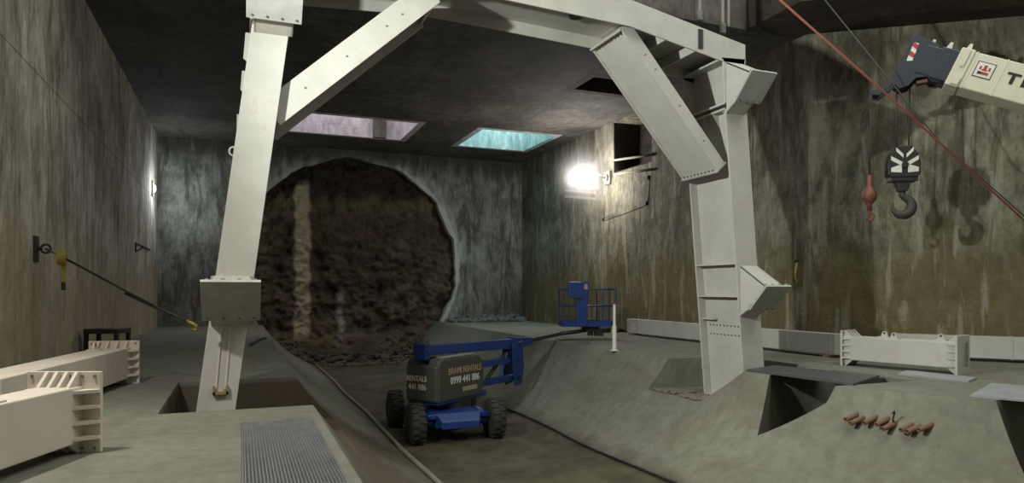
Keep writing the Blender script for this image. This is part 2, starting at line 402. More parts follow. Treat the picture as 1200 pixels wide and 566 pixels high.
struct(MB().prism([KN+Vector((0, 0, -1)), PE+Vector((0, 0, -1)), PE+nv*.8+Vector((0, 0, -1)), KN+nv*.8+Vector((0, .6, -1))], (0, 0, 10)).build('wall_right_flared', 'wall_right'))
# upper walls of the shaft
up = MB(); up.bb(XR+.35, XR+.9, -18, KN.y, 9.0, 14); up.prism([KN+nv*.35+Vector((0, 0, 9)), PE+nv*.35+Vector((0, 0, 9)), PE+nv*.8+Vector((0, 0, 9)), KN+nv*.8+Vector((0, 0, 9))], (0, 0, 5))
struct(up.build('wall_upper', 'wall_right'))
# ring beam along the top of the right wall
rb = MB(); rb.bb(6.6, XR+.3, -18, KN.y-.2, HC, HC+1.2)
pts_ = [Vector((6.6, KN.y, HC)), Vector((6.6, KN.y-1.4, HC)), PE-nv*1.5+Vector((0, 0, HC-1.5)), PE+nv*.2+Vector((0, 0, HC-1.5)), KN+nv*.2+Vector((0, 0, HC))]
top_ = [Vector((p.x, p.y, HC+1.2)) for p in pts_]
rb.add(pts_+top_, [(0, 1, 2, 3, 4)[::-1], (5, 6, 7, 8, 9)]+[(i, (i+1) % 5, 5+(i+1) % 5, 5+i) for i in range(5)])
struct(rb.build('trim_1', 'ring_beam'))

# ceiling slab with three openings
holes = [(4.05, 7.15, 2.75, 6.0), (-4.3, 1.48, 2.9, 6.0), (4.95, 7.0, 12.1, 13.4)]
HX = [(a-.25, b+.25, c-.25, d+.25) for a, b, c, d in holes]
xs = sorted({XL-.3, XR+.4, *[h[0] for h in HX], *[h[1] for h in HX]}); ts = sorted({-.5, 18.0, *[h[2] for h in HX], *[h[3] for h in HX]})
ce = MB()
for i in range(len(xs)-1):
    for j in range(len(ts)-1):
        mx, mt = (xs[i]+xs[i+1])/2, (ts[j]+ts[j+1])/2
        if any(h[0] < mx < h[1] and h[2] < mt < h[3] for h in HX): continue
        ce.bb(xs[i], xs[i+1], -ts[j+1], -ts[j], HC, HC+1.1)
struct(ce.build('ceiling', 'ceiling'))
def shaft(h, name, mat, z1):
    s = MB(); x0, x1, t0, t1 = h; e = .249; z0 = HC-.004
    s.bb(x0-e, x0, -t1-e, -t0+e, z0, z1); s.bb(x1, x1+e, -t1-e, -t0+e, z0, z1)
    s.bb(x0, x1, -t0, -t0+e, z0, z1); s.bb(x0, x1, -t1-e, -t1, z0, z1); s.bb(x0-e, x1+e, -t1-e, -t0+e, z1, z1+.1)
    return struct(s.build(name, mat))
shaft(holes[0], 'trim_2', 'shaft_teal', 11.5); shaft(holes[1], 'trim_3', 'shaft_pale', 11.5); xa, xb = on_y(437, 150, -2.95).x, on_y(452, 150, -2.95).x
struct(MB().bb(xa, xb, -3.08, -2.91, HC, 11.4).build('trim_5', 'ceiling'))
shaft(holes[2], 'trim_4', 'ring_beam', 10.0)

# excavated tunnel face
tf = MB(); n = 190; vs = []; fs = []
for j in range(n+1):
    for i in range(n+1):
        u, v = (i/n*2-1), (j/n*2-1); x = u*5.15; z = CZ+v*5.15
        p = Vector((x, 0, z))
        d = .55*noise.fractal(p*.6+Vector((3, 1, 7)), .9, 2.1, 7)+.45*noise.fractal(p*1.7, .7, 2.1, 6)-.25*(1-abs(noise.noise(p*1.1+Vector((9, 4, 1)))))
        d += .22*abs(noise.noise(Vector((x*1.3, 2, z*.25))))
        for cx, w, amp in ((-2.2, .45, .45), (-.55, .25, .25), (-3.7, .35, .2)):
            d -= amp*math.exp(-((x-cx)/w)**2)*(1 if z < 6.2 else .2)
        d -= .9*max(0, (-.2-z))*.9
        vs.append(Vector((x, .62+max(-.5, min(.8, d*.62)), z)))
for j in range(n):
    for i in range(n):
        a = j*(n+1)+i; q = [a, a+1, a+n+2, a+n+1]
        c = sum((vs[k] for k in q), Vector())/4
        if math.hypot(c.x, c.z-CZ) < 5.12: fs.append(q)
tf.add(vs, fs, True)
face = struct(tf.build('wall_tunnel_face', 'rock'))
struct(MB().bb(-5.5, 5.5, 2.6, 2.8, -3, 8).build('wall_tunnel_backing', 'rock'))

# small ledges and frame on the right wall (timber rails, niche pipes)
def wallrail(px0, py0, px1, py1, r, name, label, mat='timber', x=XR-.03, group=None):
    a = on_x(px0, py0, x); b = on_x(px1, py1, x)
    o = MB().box((a+b)/2, (.08, (b-a).length, r*2), None)
    o = MB(); d = (b-a).normalized(); o.prism([a+Vector((0, 0, -r)), a+Vector((0, 0, r)), b+Vector((0, 0, r)), b+Vector((0, 0, -r))], (.06, 0, 0))
    return tag(o.build(name, mat), label, 'rail', group)
wallrail(662, 223, 697, 226, .05, 'timber_rail', 'thin pale timber rail on right wall directly under the bright lamp, upper of two')
wallrail(662, 230, 697, 233, .05, 'timber_rail', 'thin pale timber rail on right wall under the bright lamp, lower of two')
for k, (a, b) in enumerate((((722, 187), (763, 182)), ((722, 204), (763, 199)))):
    pa = on_x(a[0], a[1], XR-.06); pb = on_x(b[0], b[1], XR-.06)
    mbp = MB().tube([pa+Vector((0, .1, 0)), pb-Vector((0, .1, 0))], .045)
    tag(mbp.build('pipe', 'hose'), ('upper' if k == 0 else 'lower') + ' of two thin pale pipes across the dark recess in the right wall', 'pipe', 'pipes across the wall recess')
fr = MB(); c4 = [on_x(708, 213, XR-.02), on_x(760, 208, XR-.02), on_x(758, 238, XR-.02), on_x(707, 257, XR-.02)]
for i in range(4):
    a, b = c4[i], c4[(i+1) % 4]; d = (b-a).normalized(); w = Vector((1, 0, 0)).cross(d)*.07
    fr.prism([a-w-d*.07, a+w-d*.07, b+w+d*.07, b-w+d*.07], (.05, 0, 0))
tag(fr.build('formwork_frame', 'wall_right'), 'faint concrete-coloured rectangular frame on the right wall below the dark recess', 'frame')

# ------------------------------------------------------------------ the portal frame
YN, YF = -20.9, -19.65
fr0 = thing('portal_frame', (-.4, -20.4, -.75), 'huge white-painted steel portal frame with knee braces spanning the trench', 'steel frame')
FWD = .5
def hmember(mb, p0, p1, w=FWD, tfl=.035, tw=.03, yn=YN, yf=YF, ends=True, endw=None, woff=(0, 0, 0)):
    p0 = Vector((p0[0], 0, p0[1])); p1 = Vector((p1[0], 0, p1[1])); a = (p1-p0).normalized(); L = (p1-p0).length
    p = Vector((-a.z, 0, a.x)); R = Matrix((a, Vector((0, 1, 0)), p)).transposed(); c = (p0+p1)/2; ym = (yn+yf)/2
    for y in (yn+tfl/2, yf-tfl/2): mb.box((c.x, y, c.z), (L, tfl, w), R)
    mb.box(Vector((c.x, ym, c.z))+Vector(woff), (L, abs(yn-yf)-tfl*2, tw), R)
    if ends:
        for q, s in ((p0, 1), (p1, -1)):
            qq = q+a*s*.02; mb.box((qq.x, ym, qq.z), (.04, abs(yn-yf), endw or w), R)
    return a, p, R
def lerp(a, b, t): return (a[0]+(b[0]-a[0])*t, a[1]+(b[1]-a[1])*t)
COLS = {'left': ((-5.16, -.75), (-4.36, 5.28), (-4.30, 6.2)), 'right': ((4.355, -.64), (3.88, 4.93), (3.83, 5.85))}
bolt_proto = None
def bolt(p, d, parent, r=.028, h=.035, name='bolt', mat='boltmetal'):
    m = MB(); m.cyl(p, Vector(p)+Vector(d).normalized()*h, r, seg=6, smooth=False); return m.build(name, mat, parent)
for side, (b, s_, t_) in COLS.items():
    sgn = 1 if side == 'left' else -1; WO = .07*sgn
    mb = MB(); hmember(mb, b, s_, woff=(WO, 0, 0)); col = mb.build('column', 'white', fr0, bevel=.006)
    mb = MB(); hmember(mb, (s_[0], s_[1]+.05), t_, endw=.56); mb.build('column_head', 'white', fr0, bevel=.006)
    sgn = 1 if side == 'left' else -1          # inner side
    for z in (2.0, 1.38, .92):
        k = (z-b[1])/(s_[1]-b[1]); c = lerp(b, s_, k); w = .24 if z > 1 else .14
        for yy0, yy1 in (((YN+.03), (YF-.03)),) if z > 1 else ((YF-.4, YF-.03),):
            m = MB(); m.bb(c[0]+WO+sgn*.012, c[0]+WO+sgn*(.012+w*.72), yy0, yy1, z-.014, z+.014); m.build('stiffener', 'white', fr0)
    for k in range(10):                        # two rows of bolts on the web above the foot
        for zz in (.62, .80):
            c = lerp(b, s_, (zz-b[1])/(s_[1]-b[1]))
            if side == 'right': bolt((c[0]+WO+sgn*.014, YN+.14+k*.105, zz), (sgn, 0, 0), col, .016, .02)
    if side == 'right':                        # ribs below the splice
        for yy in (-20.8, -20.5, -20.2, -19.9):
            c = lerp(b, s_, .955); m = MB()
            m.prism([(c[0]-.012, yy, c[1]+.2), (c[0]-.24, yy, c[1]+.2), (c[0]-.012, yy, c[1]-.22)], (0, .02, 0)); m.build('rib', 'white', col)
    # raking bracket stubs with end plates, one low and one above the splice
    for which, zc in (('low', 1.36), ('high', 5.16 if side == 'right' else 5.52)):
        k = (zc-b[1])/(s_[1]-b[1]); sc = lerp(b, s_, k)[0]; yc = YN-.55
        n_ = Vector((0, -.7071, -.7071)); upv = Vector((0, -.7071, .7071))
        pc = Vector((sc, yc, zc)); hw, hl = (.365, .37) if side == 'left' else (.285, .31)
        prof = [Vector((0, YN, zc+(.34 if side == 'left' else .60))), pc+upv*(hl-.06)-n_*.02, pc-upv*(hl-.06)-n_*.02, Vector((0, YN, zc-.36))]
        m = MB()
        for xx in (sc-hw*.72, sc+hw*.72-.03): m.prism([Vector((xx, q.y, q.z)) for q in prof], (.03, 0, 0))
        for i in (0, 2):
            q0, q1 = prof[i], prof[(i+1) % 4]; q2 = prof[(i+2) % 4]; q3 = prof[(i+3) % 4]
            inn = ((prof[0]+prof[1]+prof[2]+prof[3])/4-(q0+q1)/2); e = (q1-q0).normalized(); inn = (inn-e*inn.dot(e)).normalized()*.03
            m.prism([Vector((sc-hw*.72, v.y, v.z)) for v in (q0, q1, q1+inn, q0+inn)], (hw*1.44, 0, 0))
        br = m.build('bracket', 'white', fr0, bevel=.004)
        R = Matrix((Vector((1, 0, 0)), upv, n_)).transposed()
        m = MB(); m.box(pc+n_*.0, (hw*2, hl*2, .045), R); pl = m.build('end_plate', 'greyplate', br, bevel=.004)
        pl['label'] = 'grey end plate'
        for kx in (-.8, -.27, .27, .8):
            for ky in (-.86, .86):
                bolt(pc+Vector((kx*hw, 0, 0))+upv*ky*hl-n_*.022, -n_, pl, .03, .05)
                if side == 'left' and which == 'high' : bolt(pc+Vector((kx*hw, 0, 0))+upv*ky*hl+n_*.022, n_, pl, .016, .012)
                elif ky < 0: bolt(pc+Vector((kx*hw, 0, 0))+upv*ky*hl+n_*.022, n_, pl, .016, .012)
# haunched cross beam
bc = [(-4.6, 6.32), (-1.74, 6.50), (1.60, 6.36), (4.10, 5.90)]; hb = .235
mb = MB()
poly = [(x, z-hb) for x, z in bc]+[(x, z+hb) for x, z in bc[::-1]]
for y in (YN, YF-.035): mb.prism([(x, y, z) for x, z in poly], (0, .035, 0))
for i in range(3):
    a, b = bc[i], bc[i+1]; mb.prism([(a[0], YN+.035, a[1]-.015), (b[0], YN+.035, b[1]-.015), (b[0], YN+.035, b[1]+.015), (a[0], YN+.035, a[1]+.015)], (0, 1.18, 0))
beam = mb.build('cross_beam', 'white', fr0, bevel=.005)
m = MB(); m.cyl((.75, -20.45, 6.375), (.75, -20.45, 6.32), .12, seg=24); m.build('drain_hole', 'black', beam)['label'] = 'dark round hole in the web'
for x, z in ((2.35, 6.22), (3.0, 6.1)):
    m = MB(); m.bb(x-.02, x+.02, YN+.04, YF-.04, z-.22, z+.2); m.build('stiffener', 'white', fr0)
m = MB(); m.bb(3.02, 3.12, YN-.012, YN, 5.92, 6.28); m.build('splice_slot', 'black', beam)['label'] = 'dark slot'
# knee braces
for side, p0, p1 in (('right', (1.55, 6.20), (3.66, 3.80)), ('left', (-1.95, 6.22), (-4.36, 4.05))):
    mb = MB(); a, p, R = hmember(mb, p0, p1, w=.235 if side == 'right' else .40, yn=YN+.13, yf=YF-.02, endw=.31, woff=(-.035, 0, -.035) if side == 'right' else (0, 0, 0))
    kb = mb.build('knee_brace', 'white', fr0, bevel=.005)
    P0 = Vector((p0[0], 0, p0[1])); P1 = Vector((p1[0], 0, p1[1])); L = (P1-P0).length
    for k in range(9):
        for e, q in ((1, P0), (-1, P1)):
            yy = YN+.24+k*.11; nn = p if p.z < 0 else -p
            c = q+a*e*.042+nn*.125; bolt((c.x, yy, c.z), a*e, kb, .018, .03)
    for f in ((.12, .5, .75) if side == 'left' else ()):
        c = P0+a*L*f; nn = p if p.z > 0 else -p
        m = MB(); m.box((c.x+nn.x*.1, -20.35, c.z+nn.z*.1), (.02, .72, .18), R); m.build('stiffener', 'white', kb)
    for f in (.2, .3, .55, .8):
        c = P0+a*L*f; bolt((c.x, YN+.13, c.z), (0, -1, 0), kb, .015, .01)
# lugs and plates on the outer edge of the left column
for z, dx, w, h in ((4.95, -.36, .10, .45), (4.45, -.34, .07, .35), (3.75, -.30, .03, .5)):
    c = lerp(COLS['left'][0], COLS['left'][1], (z+.75)/5.91); m = MB()
    m.prism([(c[0]-.24, YN+.1, z-h/2), (c[0]-.24-w, YN+.1, z-h/2+.08), (c[0]-.24-w*.7, YN+.1, z+h/2), (c[0]-.24, YN+.1, z+h/2)], (0, .03, 0)); m.build('gusset', 'white', fr0)
c = lerp(COLS['left'][0], COLS['left'][1], (3.45+.75)/5.91); m = MB()
m.tube([Vector((c[0]-.27+.05*math.cos(2*PI*i/16), YN+.02, 3.45+.06*math.sin(2*PI*i/16))) for i in range(16)], .014, closed=True); m.build('eyelet', 'white', fr0)
# strip and brass foot on the left column
c0 = lerp(COLS['left'][0], COLS['left'][1], (1.0+.75)/5.91); c1 = lerp(COLS['left'][0], COLS['left'][1], (.12+.75)/5.91)
m = MB()
for dx in (-.06, .06):
    m.prism([(c0[0]+dx-.015-.03, YN-.02, 1.0), (c0[0]+dx+.015-.03, YN-.02, 1.0), (c1[0]+dx+.03, YN-.02, .12), (c1[0]+dx, YN-.02, .12)], (0, .02, 0))
m.build('flat_bar', 'white2', fr0)
m = MB(); m.bb(c1[0]-.08, c1[0]+.12, YN-.06, YN, .05, .09); m.bb(c1[0]-.08, c1[0]-.05, YN-.06, YN, .05, .17); m.bb(c1[0]+.09, c1[0]+.12, YN-.06, YN, .05, .17); m.build('foot_clip', 'brass', fr0)

# ------------------------------------------------------------------ box beams lying about
def box_beam(name, far, direc, L, label, group, w=.42, h0=.1, h1=.6, pw=.7, ph=.72, both=False, lugs=(), parts='white'):
    """far: ground point under the centre of the far end plate; direc: unit vector towards the other end"""
    t = thing(name, far, label, 'beam', group)
    d = Vector(direc).normalized(); r = Vector((-d.y, d.x, 0)); zz = Vector((0, 0, 1)); R = Matrix((d, r, zz)).transposed(); o = Vector(far)
    m = MB(); m.box(o+d*L/2+zz*(h0+h1)/2, (L, w, h1-h0), R)
    m.build('box_section', parts, t, bevel=.012)
    for e in ((0, 1), (1, -1)) if both else ((0, 1),):
        q = o+d*(L*e[0]); s = d*e[1]
        m = MB(); m.box(q+s*.02+zz*ph/2, (.04, pw, ph), R); pl = m.build('end_plate', parts, t, bevel=.004)
        def gus(base, out, along, depth):
            g = MB(); g.prism([base, base+out*depth, base+out*depth+s*.03, base+s*.16], along*.03); return g.build('gusset', parts, t)
        e_ = (pw-w)/2
        for k in range(4):
            z = h0+.03+(h1-h0-.09)*k/3
            for sg in (1, -1): gus(q+s*.04+r*sg*(w/2)+zz*z, r*sg, zz, e_)
        for k in range(4):
            x = -w/2+.03+(w-.09)*k/3
            gus(q+s*.04+r*x+zz*h1, zz, r, ph-h1)
            gus(q+s*.04+r*x+zz*h0, -zz, r, h0)
        for k in range(6):
            for sg in (-1, 1):
                bolt(q+s*.04+r*(-pw/2+.05+(pw-.1)*k/5)+zz*(ph-.04 if sg > 0 else .04), s, pl, .015, .012)
    for x, off in lugs:
        p = o+d*x+r*off+zz*h1
        g = MB(); pts = [p-d*.07, p+d*.07]+[p+zz*.12+d*.05*math.cos(a)+zz*.05*math.sin(a)-zz*.05 for a in (0, PI/4, PI/2, 3*PI/4, PI)]
        g.prism(pts, r*.03); lg = g.build('lifting_lug', parts, t)
        g = MB(); g.cyl(p+zz*.08-r*.003, p+zz*.08+r*.033, .022, seg=12); g.build('lug_hole', 'black', lg)
        g = MB(); g.box(p+zz*.008+r*.015, (.2, .16, .016), R); g.build('lug_pad', parts, lg)
    return t
GB = 'box-section strut beams with gusseted end plates'
box_beam('strut_beam', cp(-4.15, 6.36, 0), cd(-.0, -1), 3.6, 'white box strut beam nearest the camera at lower left, gusseted end plate showing rust', GB, w=.36, h1=.615, pw=.68, ph=.745, lugs=((1.05, .05),), parts='white2')
box_beam('strut_beam', cp(-6.37, 10.95, 0), cd(.204, -.979), 4.0, 'white box strut beam lying behind the nearest one, along the left wall', GB, w=.5, h1=.58, pw=.74, ph=.69, lugs=((.45, -.15),), parts='white2')
box_beam('strut_beam', cp(6.75, 13.75, 0), cd(.60, -.80), 2.08, 'short white box strut beam with end plates at both ends before the right wall', GB, w=.42, h0=.12, h1=.58, pw=.55, ph=.70, both=True, lugs=((.65, .16), (.95, -.12), (1.65, .16)), parts='white')
# long beams against the right wall
def wall_beam(a, b, label):
    t = thing('wall_beam', a, label, 'beam', 'white beams along the foot of the right wall'); d = (b-a).normalized(); r = Vector((-d.y, d.x, 0)); r = r if r.x > 0 else -r
    L = (b-a).length; R = Matrix((d, r, Vector((0, 0, 1)))).transposed(); c = (a+b)/2
    m = MB(); m.box(c+Vector((0, 0, .30)), (L, .3, .46), R); m.build('box_section', 'white', t, bevel=.01)
    k = .8
    while k < L:
        m = MB(); m.box(a+d*k+Vector((0, 0, .30)), (.03, .33, .48), R); m.build('stiffener', 'white', t); k += 1.3
    for e in (.25, L*.5, L-.25):
        m = MB(); m.box(a+d*e+Vector((0, 0, .035)), (.2, .3, .07), R); m.build('foot_pad', 'timber', t)
    return t
wall_beam(Vector((7.55, -11.2, 0)), Vector((7.55, KN.y-1.55, 0)), 'long white beam at foot of right wall, reaching behind the frame column')
q = KN-nv*.55+dv*1.9
wall_beam(q, q+dv*6, 'long white beam at foot of right wall, leaving the picture at its right edge')

# ------------------------------------------------------------------ loose plates, grating, cables
def plate(pxs, z, label, mat, name='steel_plate', th=.03, group='steel sheets over the slots'):
    m = MB(); m.prism([on_z(px, py, z) for px, py in pxs], (0, 0, th)); return tag(m.build(name, mat), label, 'plate', group)
plate([(875, 435), (908, 430), (1031, 442), (1000, 452)], .002, 'dark grey steel sheet bridging the slot just right of the frame column', 'darkplate', th=.035)
plate([(1052, 439.5), (1063, 435.5), (1145, 444), (1135, 448.5)], .002, 'pale grey narrow sheet on the floor before the short white strut beam', 'paleplate')
plate([(1137, 465), (1162, 451), (1290, 462), (1275, 478)], .002, 'pale grey sheet overhanging a dark slot at right picture edge', 'paleplate')
gt = thing('floor_grating', (-4.37, -25, -.04), 'galvanised steel grating set in the near left slab over a pit', 'grating')
gx0, gx1, gy0, gy1 = -4.75, -3.99, -27.95, -22.98
m = MB()
for k in range(27):
    x = gx0+.02+(gx1-gx0-.04)*k/26; m.bb(x-.004, x+.004, gy0, gy1, -.04, 0)
m.build('bearing_bars', 'galv', gt)
m = MB(); y = gy0+.05
while y < gy1: m.cyl((gx0, y, -.006), (gx1, y, -.006), .005, seg=5); y += .055
m.build('cross_bars', 'galv', gt)
m = MB(); m.bb(gx0-.006, gx0+.006, gy0, gy1, -.045, .003); m.bb(gx1-.006, gx1+.006, gy0, gy1, -.045, .003); m.bb(gx0, gx1, gy0-.006, gy0+.006, -.045, .003); m.bb(gx0, gx1, gy1-.006, gy1+.006, -.045, .003)
m.build('rim', 'galv', gt)
def cable(pts, r, name, label, mat, cat='cable'):
    P = []; pts = [Vector(p) for p in pts]
    for i in range(len(pts)-1):
        p0, p1, p2, p3 = pts[max(i-1, 0)], pts[i], pts[i+1], pts[min(i+2, len(pts)-1)]
        for k in range(10):
            t = k/10; P.append(.5*((2*p1)+(p2-p0)*t+(2*p0-5*p1+4*p2-p3)*t*t+(3*p1-p0-3*p2+p3)*t**3))
    P.append(pts[-1]); return tag(MB().tube(P, r, 8).build(name, mat), label, cat)
zt = lambda s: 2.65-math.sqrt(max(0, 4.7**2-s*s))
def tp(s, t, h): return Vector((s, -t, max(zt(s), -1.78 if abs(s) < 1.62 else -9)+h))
cable([tp(-1.75-.05*math.sin(t*.8), t, .045) for t in (1.5, 4, 7, 10, 13, 16, 18, 20, 22, 24)], .045, 'hose', 'pale grey hose laid along the foot of the left trench slope', 'hose', 'hose')
cable([tp(1.80+.04*math.sin(t*.9), t, .04) for t in (13.5, 15, 17, 19, 21, 23, 24.5)], .03, 'cable', 'black cable along the foot of the right trench slope', 'black')
m = MB(); b0 = on_z(720, 411, 0)
m.cyl(b0, b0+Vector((0, 0, 1.15)), .035, seg=14); pm = thing('marker_post', b0, 'thin white upright post on slab edge beside the blue lift basket', 'post'); m.build('post', 'signwhite', pm)
m = MB(); m.cyl(b0+Vector((0, 0, .02)), b0+Vector((0, 0, .62)), .055, seg=14); m.build('sleeve', 'signwhite', pm)
m = MB(); m.cyl(b0, b0+Vector((0, 0, .02)), .11, seg=18); m.build('base_plate', 'signwhite', pm)
m = MB(); m.cyl(b0+Vector((0, 0, 1.15)), b0+Vector((0, 0, 1.2)), .04, seg=14); m.build('cap', 'redoxide', pm)['label'] = 'red cap'
a = on_z(294, 404, .03); b = on_z(311, 396, .03)
tag(MB().tube([a, (a+b)/2+Vector((0, 0, .04)), b], .035, 8).build('steel_bar', 'black'), 'short dark steel bar lying on left slab right of the frame column', 'bar')
# hoses and fittings along the right wall foot
hp = [on_z(725, 388, .05), on_z(742, 386, .05), on_z(760, 389, .05), on_z(785, 392, .05), on_z(806, 393, .05), on_z(822, 396, .05)]
hp = [Vector((min(p.x, XR-.25), p.y, .06)) for p in hp]
ho = thing('drain_pipe', hp[0], 'black pipe with pale couplings lying along right wall foot behind the frame', 'pipe')
MB().tube(hp, .06, 10).build('pipe', 'black', ho)
for i in (2, 3, 4):
    d = (hp[i+1]-hp[i-1]).normalized(); MB().cyl(hp[i]-d*.09, hp[i]+d*.09, .085, seg=14).build('coupling', 'hose', ho)
for i, (px, py, w, h, lb) in enumerate(((735, 384, .35, .3, 'dark lump of site debris at right wall foot, nearest the white post'), (765, 384, .5, .36, 'dark lump of site debris at right wall foot, midway from post to frame'))):
    p = on_z(px, py+5, 0); p.x = XR-.95; p.y += 1.5*i; m = MB(); m.rock(p+Vector((0, 0, h*.3)), w*.6, .8); m.rock(p+Vector((.1, .3, h*.3)), w*.45); tag(m.build('debris_lump', 'black'), lb, 'debris')

# rubble: pile at the tunnel face, gravel in the slot, debris under the teal opening
m = MB()
for k in range(520):
    x = random.uniform(-3.1, 3.1); t = .28+1.2*random.random()**1.4; z = zt(x)
    if abs(x) < 1.62: z = -1.78
    hh = max(0, .6-t*.45)*random.random()
    m.rock((x, -t, z+hh+.03), random.uniform(.05, .2))
tag(m.build('rubble_heap', 'rock'), 'dark heap of broken rock along the foot of the round tunnel face', 'rubble', kind='stuff')
m = MB()
for k in range(330):
    x = random.uniform(3.42, 4.0); t = random.choice([random.uniform(18.8, 19.5), random.uniform(19.7, 20.4)])
    zb = -.64
    m.rock((x, -t, zb+.02), random.uniform(.025, .06))
tag(m.build('gravel', 'gravel'), 'loose grey gravel in the slot at right frame column foot', 'gravel', kind='stuff')
m = MB()
for k in range(260):
    x = random.uniform(4.3, 8.0); t = random.uniform(.25, 1.0); hh = .35*random.random()*(1-t)
    m.rock((x, -t, hh+.04), random.uniform(.06, .17))
tag(m.build('debris_heap', 'tealdebris'), 'low heap of debris at the back wall foot right of the tunnel', 'debris', kind='stuff')

# rusty dowel stubs in the near right slope
DB = [(996, 490), (1003, 494), (1018, 493), (1032, 495), (1041, 500), (1060, 502), (1069, 504), (1083, 502)]
places = ['leftmost, with one close at its right', 'second from left, close to the leftmost', 'third from left, standing alone', 'fourth from left', 'fifth from left, before the bent rod', 'sixth from left, past the bent rod', 'seventh from left, next to the last', 'rightmost of the row']
for i, ((px, py), pl) in enumerate(zip(DB, places)):
    p = on_floor(px+7, py-3); d = Vector((-1, -.12+.1*random.random(), -.16-.12*random.random())).normalized()
    t = thing('dowel_stub', p, 'short rusty dowel stub in the right trench slope, '+pl, 'dowel', 'rusty dowels in the right slope')
    L = random.uniform(.22, .27)
    m = MB(); m.lathe([(.040, -.1), (.042, L*.55), (.036, L*.6), (.036, L), (.024, L), (.022, L-.03)], p, d, 16); m.build('sleeve', 'rust', t)
    m = MB(); m.cyl(p+d*(L-.03), p+d*(L-.025), .022, seg=12); m.build('bore', 'black', t)
p = on_floor(1048, 500)
tag(MB().tube([p-Vector((-.05, 0, 0)), p+Vector((-.03, 0, .1)), p+Vector((-.02, -.02, .2)), p+Vector((-.05, -.04, .23)), p+Vector((-.08, -.03, .2))], .012, 8).build('bent_rod', 'black'), 'thin dark bent rod standing among the rusty dowel stubs', 'rod')

# ------------------------------------------------------------------ left wall fittings
pa = on_x(41, 291, XL+.0)
an = thing('wall_anchor', pa, 'dark steel anchor plate with ring bolt on the left wall, end of the tie rope', 'anchor')
m = MB(); m.bb(XL, XL+.03, pa.y-.12, pa.y+.12, pa.z-.22, pa.z+.2); m.build('back_plate', 'black', an)
pr = pa+Vector((.14, .05, .0))
m = MB(); m.cyl((XL+.02, pr.y, pr.z), (pr.x-.05, pr.y, pr.z), .025); m.tube([pr+Vector((.07*math.cos(2*PI*i/18), 0, .07*math.sin(2*PI*i/18))) for i in range(18)], .018, closed=True); m.build('ring_bolt', 'black', an)
ph = on_plane(51, 305, pr, Vector((1, 0, 0)))
re_ = Vector((-5.42, -20.05, 1.0)); dr = (re_-pr).normalized()
lh = thing('lever_hoist', pr+dr*.35, 'yellow lever hoist hanging on the tie rope beside the left wall anchor', 'hoist')
hc = pr+dr*.42
m = MB(); m.cyl(hc-Vector((.06, 0, 0)), hc+Vector((.06, 0, 0)), .13, seg=24); m.build('drum', 'yellow', lh, bevel=.01)
m = MB(); m.prism([hc+Vector((-.02, .02, -.1)), hc+Vector((-.02, .09, -.1)), hc+Vector((-.02, .1, -.42)), hc+Vector((-.02, .05, -.42))], (.05, 0, 0)); m.build('lever', 'yellow', lh)
m = MB(); m.cyl(hc+Vector((0, .075, -.40)), hc+Vector((0, .08, -.54)), .032, seg=12); m.build('grip', 'black', lh)
m = MB(); hp_ = []; m.tube([hc-dr*.12, pr], .018); m.build('hook', 'boltmetal', lh)
tag(MB().tube([hc+dr*.1, hc+dr*2.5-Vector((0, 0, .04)), (hc+re_)/2-Vector((0, 0, .07)), re_-dr*.13], .018, 8).build('tie_rope', 'rope'), 'dark tie rope slanting from the yellow hoist to the left frame column', 'rope')
hk = thing('safety_hook', re_, 'yellow hook at the lower rope end behind the left frame column', 'hook')
m = MB(); m.tube([re_-dr*.12, re_-dr*.02, re_+Vector((.05, 0, -.03)), re_+Vector((.04, .01, -.09)), re_+Vector((-.02, .01, -.08))], [.018, .024, .024, .02, .01], 10); m.build('hook_body', 'yellow', hk)
pb = on_x(158, 285, XL); wb = thing('shelf_bracket', pb, 'small triangular steel bracket on the far left wall', 'bracket')
q = on_x(175, 285, XL)
m = MB(); m.bb(XL, XL+.04, pb.y, q.y, pb.z-.02, pb.z+.02); m.build('top_bar', 'black', wb)
m = MB(); m.bb(XL, XL+.04, pb.y-.02, pb.y+.02, pb.z-.28, pb.z); m.build('upright', 'black', wb)
m = MB(); m.prism([(XL, pb.y, pb.z-.28), (XL, pb.y, pb.z-.23), (XL, pb.y+(q.y-pb.y)*.6, pb.z), (XL, pb.y+(q.y-pb.y)*.5, pb.z)], (.03, 0, 0)); m.build('strut', 'black', wb)
# black trestle by the wall
tr = cp(-9.7, 16.6, 0); tr = on_x(126, 400, -7.38); tr.z = 0
ts_ = thing('trestle', tr, 'low black steel trestle against the left wall behind the strut beams', 'trestle')
R = Matrix.Rotation(-.35, 3, 'Z')
m = MB(); m.box(tr+Vector((0, 0, .64)), (.70, .55, .10), R); m.build('top', 'black', ts_, bevel=.01)
for sx in (-.31, .31):
    for sy in (-.23, .23):
        m = MB(); v = R @ Vector((sx, sy, 0)); m.box(tr+v+Vector((0, 0, .295)), (.07, .07, .59), R); m.build('leg', 'black', ts_)
m = MB(); m.box(tr+Vector((0, 0, .36)), (.66, .5, .06), R); m.build('shelf', 'black', ts_)

